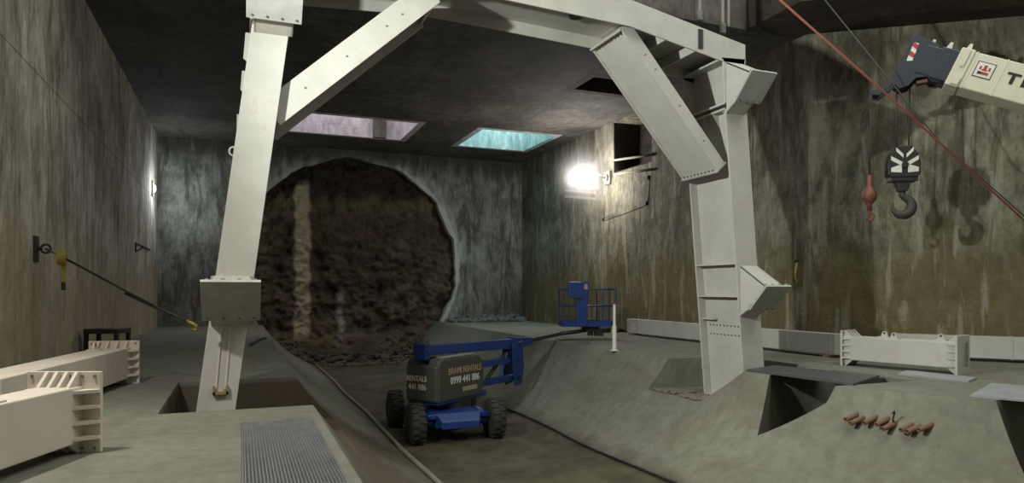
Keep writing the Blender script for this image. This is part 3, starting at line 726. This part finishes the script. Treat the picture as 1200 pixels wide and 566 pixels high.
# ------------------------------------------------------------------ lamps
pl_ = on_x(692, 207, XR-.80); lp = thing('site_lamp', (XR, pl_.y, pl_.z), 'bright round work lamp glowing on the right wall near the far corner', 'lamp', None)
m = MB(); m.bb(XR-.10, XR, pl_.y-.2, pl_.y+.2, pl_.z-.24, pl_.z+.24); m.cyl((XR-.16, pl_.y, pl_.z), (XR-.02, pl_.y, pl_.z), .12, seg=24); m.build('housing', 'hose', lp)
m = MB(); m.cyl((XR-.6, pl_.y, pl_.z), (XR-.1, pl_.y, pl_.z), .03); m.lathe([(.24, 0), (.2, .1), (.06, .16)], (XR-.74, pl_.y, pl_.z), (1, 0, 0), 24); m.build('arm', 'hose', lp)
m = MB(); m.ball(pl_, .25); m.build('bulb', 'bulb', lp)
p2 = on_x(182, 221, XL+.12); l2 = thing('wall_light', (XL, p2.y, p2.z), 'small lit wall light high on the left wall near the far corner', 'lamp')
m = MB(); m.bb(XL, XL+.06, p2.y-.14, p2.y+.14, p2.z-.3, p2.z+.3); m.build('housing', 'hose', l2)
m = MB(); m.ball(p2-Vector((.03, 0, 0)), .07, sc=(.7, .9, 1.9)); m.build('diffuser', 'bulb2', l2)

def haze(center, R, dens, label):  # local scatter ball added to give the lamp its halo
    m = bpy.data.materials.new('lamp_haze'); m.use_nodes = True; nt = m.node_tree; nt.nodes.clear()
    out = nt.nodes.new('ShaderNodeOutputMaterial'); vsn = N(nt, 'ShaderNodeVolumeScatter', Anisotropy=0.0)
    tc = nt.nodes.new('ShaderNodeTexCoord'); ln = nt.nodes.new('ShaderNodeVectorMath'); ln.operation = 'LENGTH'
    nt.links.new(tc.outputs['Object'], ln.inputs[0])
    k = mrange(nt, ln.outputs['Value'], R, R*.05); nt.links.new(mth(nt, 'MULTIPLY', mth(nt, 'POWER', k, 2.0), dens), vsn.inputs['Density'])
    nt.links.new(vsn.outputs[0], out.inputs['Volume'])
    mb = MB().ball((0, 0, 0), R, 32, 20); mb.v = [Vector((min(v_.x, XR-.02-center.x), v_.y, min(v_.z, HC-.02-center.z))) for v_ in mb.v]
    o = mb.build('lamp_haze', m, merge=True); o.location = center
    return tag(o, label, 'haze', kind='stuff')
haze(pl_+Vector((-.1, 0, 0)), 1.9, .17, 'added haze volume giving the soft halo around the bright work lamp')
# ------------------------------------------------------------------ boom lift
G = -1.775
TC = cp(-1.42, 15.6, 0); u = cd(.53, .848).normalized(); v = cd(.848, -.53).normalized(); Z = Vector((0, 0, 1)); Ru = Matrix((u, -v, Z)).transposed()
bl = thing('boom_lift', (TC.x, TC.y, G), 'blue articulated boom lift with grey cowls parked in the trench', 'boom lift')
def LP(a, b, z): return Vector((TC.x, TC.y, 0))+u*a+v*b+Z*z
CXs, CYs = -.42, -16.0
for wx in (-1, 1):
    for wy in (-1, 1):
        c = Vector((CXs+wx*.89, CYs+wy*1.02, G+.43)); m = MB(); ax = Vector((wx, 0, 0))
        m.lathe([(.26, -.15), (.37, -.155), (.42, -.11), (.43, -.04), (.43, .04), (.42, .11), (.37, .155), (.26, .15)], c, ax, 36)
        for k in range(18):
            a = 2*PI*k/18
            for s in (-1, 1):
                aa = a+(.09*s); rad = Vector((0, math.cos(aa), math.sin(aa))); tn = Vector((0, -math.sin(aa), math.cos(aa)))
                m.box(c+rad*.432+Vector((s*.075, 0, 0)), (.13, .055, .035), Matrix((Vector((1, 0, 0)), tn, rad)).transposed())
        w = m.build('wheel', 'rubber', bl)
        m = MB(); m.lathe([(.26, -.1), (.26, .1), (.22, .12), (.12, .1), (.10, .15), (.0, .16)], c, ax, 24); m.build('hub', 'black', w)
        for k in range(8):
            a = 2*PI*k/8; bolt(c+ax*.105+Vector((0, .17*math.cos(a), .17*math.sin(a))), ax, w, .016, .02, 'lug_nut')
m = MB(); m.bb(CXs-.5, CXs+.5, CYs-1.25, CYs+1.25, G+.34, G+.66); m.prism([(CXs-.5, CYs-1.25, G+.66), (CXs+.5, CYs-1.25, G+.66), (CXs+.42, CYs-1.42, G+.5), (CXs-.42, CYs-1.42, G+.5)], (0, 0, -.16)); m.build('chassis', 'blue', bl, bevel=.02)
for wy in (-1.02, 1.02):
    m = MB(); m.cyl((CXs-.82, CYs+wy, G+.43), (CXs+.82, CYs+wy, G+.43), .09); m.cyl((CXs-.25, CYs+wy, G+.43), (CXs+.25, CYs+wy, G+.43), .17); m.build('axle', 'blue', bl)
for wx in (-1, 1):
    m = MB(); m.prism([(CXs+wx*.5, CYs-1.3, G+.55), (CXs+wx*.82, CYs-1.15, G+.5), (CXs+wx*.82, CYs-.85, G+.5), (CXs+wx*.5, CYs-.7, G+.6)], (0, 0, .1)); m.build('knuckle', 'blue', bl, bevel=.01)
m = MB(); m.cyl(LP(0, 0, G+.64), LP(0, 0, G+.84), .48, seg=36); m.build('slew_ring', 'black', bl)
# turret deck and cowls
m = MB(); m.box(LP(-.05, 0, G+.86), (1.8, .86, .12), Ru); m.build('turret_deck', 'blue', bl, bevel=.02)
zb, zt_ = -.93, .02
def cowl(b0, b1, nm):
    pr = [(-.98, zb), (-.98, zt_-.10), (-.90, zt_), (.52, zt_+.0), (.72, zt_-.16), (.74, zb+.22), (.66, zb)]
    m = MB(); m.prism([LP(a, b0, z) for a, z in pr], v*(b1-b0)); return m.build(nm, 'cowl', bl, bevel=.045)
cr = cowl(.14, .45, 'cowl'); cl = cowl(-.45, -.14, 'cowl')
m = MB(); m.prism([LP(-1.03, -.43, zb+.02), LP(-1.03, -.43, zt_-.14), LP(-1.03, .43, zt_-.14), LP(-1.03, .43, zb+.02)], u*.2); cw = m.build('counterweight', 'cowl', bl, bevel=.05)
m = MB(); m.box(LP(-.15, .3, zt_+.012), (1.2, .24, .03), Ru); m.build('top_lid', 'hose', cr, bevel=.01)
text('lettering', 'BRAMI RENTALS', .20, 'signtan', LP(-.02, .453, -.28), u, Z, cr, sx=.86, bold=.0015)
text('lettering', '0999 441 886', .22, 'signwhite', LP(-.02, .453, -.49), u, Z, cr, sx=.90, bold=.0015)
m = MB(); m.box(LP(.16, .452, -.71), (.55, .012, .10), Ru); m.build('sticker', 'signtan', cr)['label'] = 'small tan sticker'
text('lettering', 'RENTALS', .17, 'signwhite', LP(-1.034, -.12, -.42), v, Z, cw, sx=.8, bold=.0015)
text('lettering', '441 886', .18, 'signwhite', LP(-1.034, -.10, -.60), v, Z, cw, sx=.85, bold=.0015)
# upper boom over the turret, elbow link, telescopic boom, riser arms
def beamp(a0, z0, a1, z1, h0, h1, w, name, mat='blue', b=0, parent=None):
    m = MB(); p0 = LP(a0, b, z0); p1 = LP(a1, b, z1)
    m.add([p0-v*w/2-Z*h0/2, p0+v*w/2-Z*h0/2, p0+v*w/2+Z*h0/2, p0-v*w/2+Z*h0/2, p1-v*w/2-Z*h1/2, p1+v*w/2-Z*h1/2, p1+v*w/2+Z*h1/2, p1-v*w/2+Z*h1/2],
          [(0, 1, 2, 3), (7, 6, 5, 4), (0, 4, 5, 1), (1, 5, 6, 2), (2, 6, 7, 3), (3, 7, 4, 0)])
    return m.build(name, mat, parent or bl, bevel=.01)
ub = beamp(-1.0, .19, 2.95, .10, .20, .26, .22, 'upper_boom')
beamp(2.6, .115, 3.5, .115, .32, .2, .26, 'boom_collar')
beamp(3.2, .115, 5.45, .22, .11, .10, .11, 'telescopic_boom', 'navy')
m = MB(); m.box(LP(-1.0, 0, .17), (.16, .34, .34), Ru); m.cyl(LP(-1.0, -.2, .2), LP(-1.0, .2, .2), .06); m.build('pivot_bracket', 'blue', bl, bevel=.01)
m = MB()
for bb_ in (-.17, .13): m.prism([LP(2.45, bb_, .12), LP(2.95, bb_, .16), LP(3.0, bb_, -.5), LP(2.92, bb_, -.95), LP(2.6, bb_, -.98), LP(2.5, bb_, -.6)], v*.04)
m.build('elbow_link', 'blue', bl, bevel=.01)
for zz_ in (-.32, -.78):
    beamp(.3, zz_+.02, 2.72, zz_, .16, .15, .18, 'riser_arm')
for aa, z in ((2.72, -.32), (2.72, -.78), (2.75, .08)):
    m = MB(); m.cyl(LP(aa, -.2, z), LP(aa, .2, z), .05); m.build('pivot_pin', 'black', bl)
m = MB(); m.cyl(LP(1.5, 0, -.70), LP(2.4, 0, -.08), .05); m.cyl(LP(2.0, 0, -.35), LP(2.55, 0, .0), .03); m.build('hydraulic_ram', 'black', bl)
m = MB(); m.cyl(LP(2.0, .06, -.72), LP(2.35, .06, -.1), .03); m.build('tie_rod', 'blue', bl)
# jib and basket
BK = cp(2.31, 21.0, 0); bz = .40
bx = cd(1, .12).normalized(); by = Vector((-bx.y, bx.x, 0)); Rb = Matrix((bx, by, Z)).transposed()
def BP(x, y, z): return Vector((BK.x, BK.y, bz))+bx*x+by*y+Z*z
j0 = LP(5.4, 0, .22)
m = MB(); m.tube([j0, j0+(BP(.0, -.1, -.14)-j0)*.5, BP(.05, 0, -.12)], .06, 10); m.build('jib', 'navy', bl)
m = MB(); m.box(BP(.1, 0, -.10), (.5, .3, .16), Rb); m.cyl(BP(.1, 0, -.3), BP(.1, 0, -.02), .09); m.box(BP(.35, -.05, -.2), (.25, .25, .2), Rb); m.build('basket_mount', 'black', bl, bevel=.01)
bs = MB(); bs.box(BP(0, 0, .02), (1.62, .78, .05), Rb); fl_ = bs.build('basket_floor', 'blue', bl)
m = MB(); hx, hy = .80, .38
for x0_, y0_, x1_, y1_ in ((-hx, -hy, hx, -hy), (hx, -hy, hx, hy), (hx, hy, -hx, hy), (-hx, hy, -hx, -hy)):
    a_, b_ = BP(x0_, y0_, 0), BP(x1_, y1_, 0); d_ = (b_-a_)
    m.prism([a_, b_, b_+Z*.16, a_+Z*.16], by*.01 if abs(y0_-y1_) < .01 else bx*.01)
m.build('toe_board', 'blue', bl)
m = MB()
for zz_ in (1.12, .62):
    m.tube([BP(-hx, -hy, zz_), BP(hx, -hy, zz_), BP(hx, hy, zz_), BP(-hx, hy, zz_)], .02, 8, closed=True)
for x_, y_ in ((-hx, -hy), (-.1, -hy), (.4, -hy), (hx, -hy), (hx, hy), (.4, hy), (-.1, hy), (-hx, hy)):
    m.cyl(BP(x_, y_, 0), BP(x_, y_, 1.12), .02, seg=8)
m.build('guard_rail', 'blue', bl)
m = MB(); m.prism([BP(-.66, -.44, 1.35), BP(-.05, -.44, 1.35), BP(-.05, -.44, .95), BP(-.10, -.44, .0), BP(-.42, -.44, .0), BP(-.42, -.44, .82), BP(-.66, -.44, .92)], by*.16); m.build('control_console', 'blue', bl, bevel=.02)
m = MB(); m.box(BP(-.17, -.33, 1.28), (.2, .2, .2), Rb); m.box(BP(-.33, -.46, .86), (.2, .05, .06), Rb); m.build('control_box', 'black', bl, bevel=.01)
m = MB(); m.box(BP(-.14, -.45, 1.2), (.1, .02, .16), Rb); m.build('switch_panel', 'signtan', bl)

# ------------------------------------------------------------------ crane boom with hook block
KC = .945
B0 = cp(9.01*KC, 13.6*KC, 1.5+4.81*KC)                                     # upper edge of the cream section, near side
e = cd(.9, -.45, -.46).normalized(); sh = cd(-.45, -.9).normalized(); eu = sh.cross(e); eu = eu if eu.z > 0 else -eu
CR = thing('crane_boom', B0, 'cream telescopic crane boom with navy head reaching in from the right', 'crane boom')
Rc = Matrix((e, sh, eu)).transposed(); O = B0-sh*.302-eu*.34      # axis origin at the front of the cream section
def KP(a, s, b): return O+(e*a+sh*s+eu*b)*KC
def kbox(name, a0, a1, w, h, mat, b=0, bev=.02, par=None):
    m = MB(); m.box(KP((a0+a1)/2, 0, b), ((a1-a0)*KC, w*KC, h*KC), Rc); return m.build(name, mat, par or CR, bevel=bev)
main = kbox('main_section', .0, 5.0, .64, .72, 'cream')
kbox('collar', -.04, .22, .70, .76, 'cream')
kbox('inner_section', -.36, .0, .58, .64, 'navy'); kbox('inner_section', -.64, -.34, .52, .58, 'navy', -.0); kbox('fly_section', -.85, -.60, .46, .52, 'navy')
for a_, b_ in ((.06, .38), (-.28, .32), (-.60, .29)):
    m = MB(); m.prism([KP(a_-.06, .02, b_), KP(a_+.08, .02, b_), KP(a_+.05, .02, b_+.2), KP(a_+.0, .02, b_+.2)], -sh*.04); m.build('rope_guide', 'cream', CR)
for a_ in (.26, .80):
    m = MB(); m.box(KP(a_, .321, 0), (.025, .012, .70), Rc); m.build('weld_seam', 'cream', main)
m = MB(); m.box(KP(.10, .36, .18), (.06, .04, .3), Rc); m.build('latch', 'cream', CR)
m = MB(); m.box(KP(.12, .36, -.28), (.12, .05, .12), Rc); m.build('keeper', 'cream', CR)
hp2 = lambda px, py, s=.2: on_plane(px, py, KP(0, s, 0), sh)
pol = [(1062, 62), (1068, 45), (1074, 41), (1082, 45), (1101, 53), (1100, 97), (1092, 96), (1086, 90), (1073, 92), (1064, 101), (1054, 104), (1047, 98), (1040, 104), (1030, 112), (1021, 111), (1020, 106), (1032, 104), (1044, 92), (1050, 82)]
m = MB()
for s in (.2, -.24): m.prism([on_plane(px, py, KP(0, .2, 0), sh)+sh*(s-.2) for px, py in pol], sh*.04)
hd = m.build('head_plate', 'navy', CR, bevel=.006)
for px, py, r in ((1070, 84, .16), (1055, 96, .13), (1088, 84, .13), (1026, 107, .07), (1074, 50, .12)):
    c = hp2(px, py)-sh*.2; m = MB()
    for q_ in (-.1, .0, .1): m.lathe([(r, -.03), (r*.86, -.008), (r*.86, .008), (r, .03)], c+sh*q_, sh, 24)
    m.build('sheave', 'black', CR)
st = [(1071, 50), (1077, 52), (1069, 72), (1062, 72)]
P = [hp2(*q_)+sh*.041 for q_ in st]
hz_ = [(0, .28, 'signred'), (.28, .52, 'signwhite'), (.52, .76, 'signred'), (.76, 1, 'signwhite')]
sp = MB(); sp.prism(P, sh*.006); stp = sp.build('warning_plate', 'signwhite', CR); stp['label'] = 'red and white striped plate'
for k0, k1, mm in hz_:
    if mm != 'signred': continue
    a_ = P[0].lerp(P[3], max(0, k0-.06)); b_ = P[1].lerp(P[2], min(1, k0+.08)); c_ = P[1].lerp(P[2], min(1, k1+.08)); d_ = P[0].lerp(P[3], max(0, k1-.06))
    m = MB(); m.prism([q_+sh*.006 for q_ in (a_, b_, c_, d_)], sh*.004); m.build('red_stripe', 'signred', stp)
m = MB(); m.prism([hp2(1074, 95), hp2(1087, 92), hp2(1087, 96), hp2(1074, 98)], -sh*.2); m.build('red_pad', 'redoxide', CR)
m = MB(); m.cyl(hp2(1080, 78), hp2(1080, 78)+sh*.05, .05); m.build('lamp', 'cream', CR)
# logo panel and letters on the near side
lc = KP(.50, .322, .06)
m = MB(); m.box(lc, (.31, .008, .29), Rc); lg = m.build('emblem', 'signblack', CR)
m = MB(); m.box(lc+sh*.004, (.28, .008, .26), Rc); m.build('emblem_field', 'signwhite', lg)
m = MB(); m.box(lc+sh*.009+eu*.045, (.05, .006, .09), Rc); m.box(lc+sh*.009+eu*.03-e*.075, (.035, .006, .06), Rc); m.box(lc+sh*.009+eu*.03+e*.075, (.035, .006, .06), Rc); m.box(lc+sh*.009-eu*.0, (.09, .006, .03), Rc); m.box(lc+sh*.009-eu*.06+e*.03, (.12, .006, .05), Rc); m.build('emblem_mark', 'signred', lg)
m = MB(); m.box(lc+sh*.009-eu*.06-e*.06, (.07, .006, .05), Rc); m.build('emblem_bar', 'signblack', lg)
for ch_, a_ in (('T', .90), ('E', 1.17)): text('letter', ch_, .27, 'signblack', KP(a_, .325, .03), e, eu, CR, sx=1.3, bold=.010, align='LEFT')
# hook block
hb0 = hp2(1058, 176)-sh*.2
HB = thing('hook_block', hb0-Vector((0, 0, .45)), 'heavy crane hook block with white chevrons hanging from the boom head', 'hook block')
fx = cd(.98, -.2).normalized(); fy = cd(-.2, -.98).normalized()
def QP(x, y, z): return hb0+fx*x*.92+fy*y*.92+Z*z*.83
prof = [(-.12, .12), (.12, .12), (.28, -.08), (.32, -.30), (.32, -.55), (.26, -.62), (-.26, -.62), (-.32, -.55), (-.32, -.30), (-.28, -.08)]
m = MB()
for y in (-.16, .12): m.prism([QP(x, y, z) for x, z in prof], fy*.04)
ck = m.build('cheek_plate', 'black', HB, bevel=.012)
m = MB()
for y in (-.09, 0, .09): m.lathe([(.21, -.035), (.18, -.01), (.18, .01), (.21, .035)], QP(0, y, -.27), fy, 28)
m.build('sheave', 'black', HB)
for zc, hw_, th in ((.02, .17, .09), (-.18, .27, .10), (-.40, .27, .10)):
    for s in (-1, 1):
        m = MB(); m.prism([QP(s*.03, .162, zc-.10), QP(s*hw_, .162, zc+.06 if zc > -.3 else zc-.02), QP(s*hw_, .162, (zc+.06 if zc > -.3 else zc-.02)-th), QP(s*.03, .162, zc-.10-th)] if zc > -.3 else [QP(s*.06, .162, zc+.08), QP(s*hw_, .162, zc-.0), QP(s*hw_, .162, zc-.10), QP(s*.06, .162, zc-.02-.1)], fy*.005); m.build('chevron', 'signwhite', ck)
m = MB(); m.cyl(QP(0, .16, -.33), QP(0, .2, -.33), .06); m.build('axle_pin', 'black', ck)
m = MB(); m.box(QP(0, 0, -.66), (.5, .26, .10), Matrix((fx, -fy, Z)).transposed()); m.prism([QP(-.16, -.09, -.7), QP(.16, -.09, -.7), QP(.08, -.09, -.95), QP(-.08, -.09, -.95)], fy*.18); m.build('trunnion', 'black', HB, bevel=.015)
pts = [QP(0, 0, -.92), QP(0, 0, -1.04)]; rs = [.06, .06]
for k in range(15):
    a = math.radians(75-k*19.5); pts.append(QP(.19*math.cos(a), 0, -1.30+.21*math.sin(a))); rs.append(.065+.035*math.sin(PI*min(1, k/11))-(.05*max(0, k-10)/4))
m = MB(); m.tube(pts, rs, 12); m.build('hook', 'rope', HB)
for i, (px, xo) in enumerate(((1051, -.11), (1067, .13))):
    top = hp2(px, 92)-sh*.2; bot = QP(xo, 0, .0)
    tag(MB().tube([top, bot], .016, 6).build('hoist_rope', 'rope'), ('left' if i == 0 else 'right') + ' one of two steel ropes carrying the chevron hook block', 'rope', 'hoist ropes on the crane')
# overhaul ball
ob = hp2(1019, 228)-sh*.2
OB = thing('overhaul_ball', ob, 'reddish round overhaul ball with small hook hanging from the boom tip', 'hook')
m = MB(); m.lathe([(.03, .42), (.05, .40), (.05, .22), (.08, .15), (.125, .08), (.14, 0), (.125, -.08), (.08, -.14), (.045, -.18), (.045, -.30)], ob, Z, 24); m.build('ball', 'redoxide', OB)
m = MB(); pts = [ob-Z*.28]; rs = [.03]
for k in range(12):
    a = math.radians(80-k*22); pts.append(ob+fx*.07*math.cos(a)+Z*(-.42+.08*math.sin(a))); rs.append(.03 if k < 8 else .018)
m.tube(pts, rs, 10); m.build('hook', 'redoxide', OB)
tip = hp2(1026, 108)-sh*.2; 
tag(MB().tube([tip+(ob-tip)*.0-fx*.07, ob+Z*.40], .012, 6).build('hoist_rope', 'rope'), 'single thin steel rope from the boom tip to the reddish ball', 'rope', 'hoist ropes on the crane')
# slanting lines
a = CAM+ray(905, -8)*9.5; b = CAM+ray(1062, 131)*10.4; c = CAM+ray(1215, 272)*10.6; c = c+(c-b)*1.75
tag(MB().tube([a, b, c], .016, 6).build('tag_line', 'redrope'), 'thin red rope slanting across the right wall past the crane hooks', 'rope')
a = CAM+ray(960, -8)*13.0; b = CAM+ray(1100, 165)*13.2; c = CAM+ray(1215, 266)*12.6; c = c+(c-b)*2.6
tag(MB().tube([a, b, c], .013, 6).build('guy_line', 'rope'), 'thin dark rope slanting across the right wall behind the boom head', 'rope')
# hanging tubes above the right haunch
for px, py, lb in ((820, 18, 'thin steel tube hanging above the frame haunch, left of the pair'), (847, 33, 'steel chain fall hanging above the frame haunch, right of the pair')):
    d = ray(px, py); p = CAM+d*((-19.0-CAM.y)/d.y)
    t = thing('hanging_tube', p, lb, 'tube', 'tubes hanging in the shaft')
    m = MB(); m.cyl(p, p+Z*4, .035, seg=10)
    if px > 830: m.cyl(p+Vector((.16, 0, .05)), p+Vector((.16, 0, 4)), .03, seg=10)
    m.build('tube', 'hose', t)
    m = MB(); m.cyl(p-Z*.12, p+Z*.1, .07, seg=12); m.build('end_fitting', 'tealdebris', t)
# small yellow hanging tag on the right wall
p = on_x(934, 318, XR-.05); yt = thing('chain_sling', p, 'small yellow sling hanging on the right wall above the lower bracket', 'sling')
m = MB(); m.tube([p+Vector((0, 0, .25)), p+Vector((-.02, .05, -.1)), p+Vector((-.02, -.03, -.3))], .03, 8); m.build('strap', 'yellow', yt)
m = MB(); m.cyl(p+Vector((.06, 0, .25)), p+Vector((-.06, 0, .25)), .03); m.build('peg', 'black', yt)

# ------------------------------------------------------------------ lights
def light(kind, name, loc, energy, col, **kw):
    l = bpy.data.lights.new(name, kind); l.energy = energy; l.color = col
    for k, v_ in kw.items(): setattr(l, k, v_)
    o = bpy.data.objects.new(name, l); C.objects.link(o); o.location = loc; return o
def aim(o, tgt): o.rotation_euler = (Vector(tgt)-o.location).to_track_quat('-Z', 'Y').to_euler(); return o
L1 = light('SPOT', 'flood_light', cp(-5.0, 5.5, 5.3), 4500, (.96, 1, .93), spot_size=math.radians(98), spot_blend=1.0, shadow_soft_size=.12)
aim(L1, cp(8.0, 14.5, 3.0))
L2 = light('SPOT', 'flood_light_low', cp(-5.0, 5.4, 5.3), 1100, (1, .98, .90), spot_size=math.radians(138), spot_blend=.8, shadow_soft_size=.12)
aim(L2, cp(-4.3, 5.6, 0))
top = light('AREA', 'shaft_fill_light', (4.5, -27, 13.8), 1700, (.96, 1, .92), shape='RECTANGLE', size=12, size_y=14)  # unseen fill added overhead to brighten the floor and left wall
lamp1 = light('POINT', 'lamp_light', pl_+Vector((-.75, -.2, -.1)), 430, (1, .95, .9), shadow_soft_size=.2)
lamp2 = light('POINT', 'wall_lamp_light', p2+Vector((.5, 0, 0)), 110, (.85, .95, 1), shadow_soft_size=.15)
for h, nm, col, en in ((holes[0], 'teal_daylight', (.52, .88, .88), 320), (holes[1], 'pale_daylight', (1, .94, .98), 280)):
    o = light('AREA', nm, ((h[0]+h[1])/2, -(h[2]+h[3])/2, 11.3), en, col, shape='RECTANGLE', size=h[1]-h[0]-.3, size_y=h[3]-h[2]-.3)
w = bpy.data.worlds.new('world'); bpy.context.scene.world = w; w.use_nodes = True
w.node_tree.nodes['Background'].inputs[0].default_value = (.95, .92, .80, 1); w.node_tree.nodes['Background'].inputs[1].default_value = .28
vs_ = bpy.context.scene.view_settings; vs_.view_transform = 'Standard'; vs_.look = 'None'; vs_.exposure = 0; vs_.gamma = 1; vs_.use_curve_mapping = False
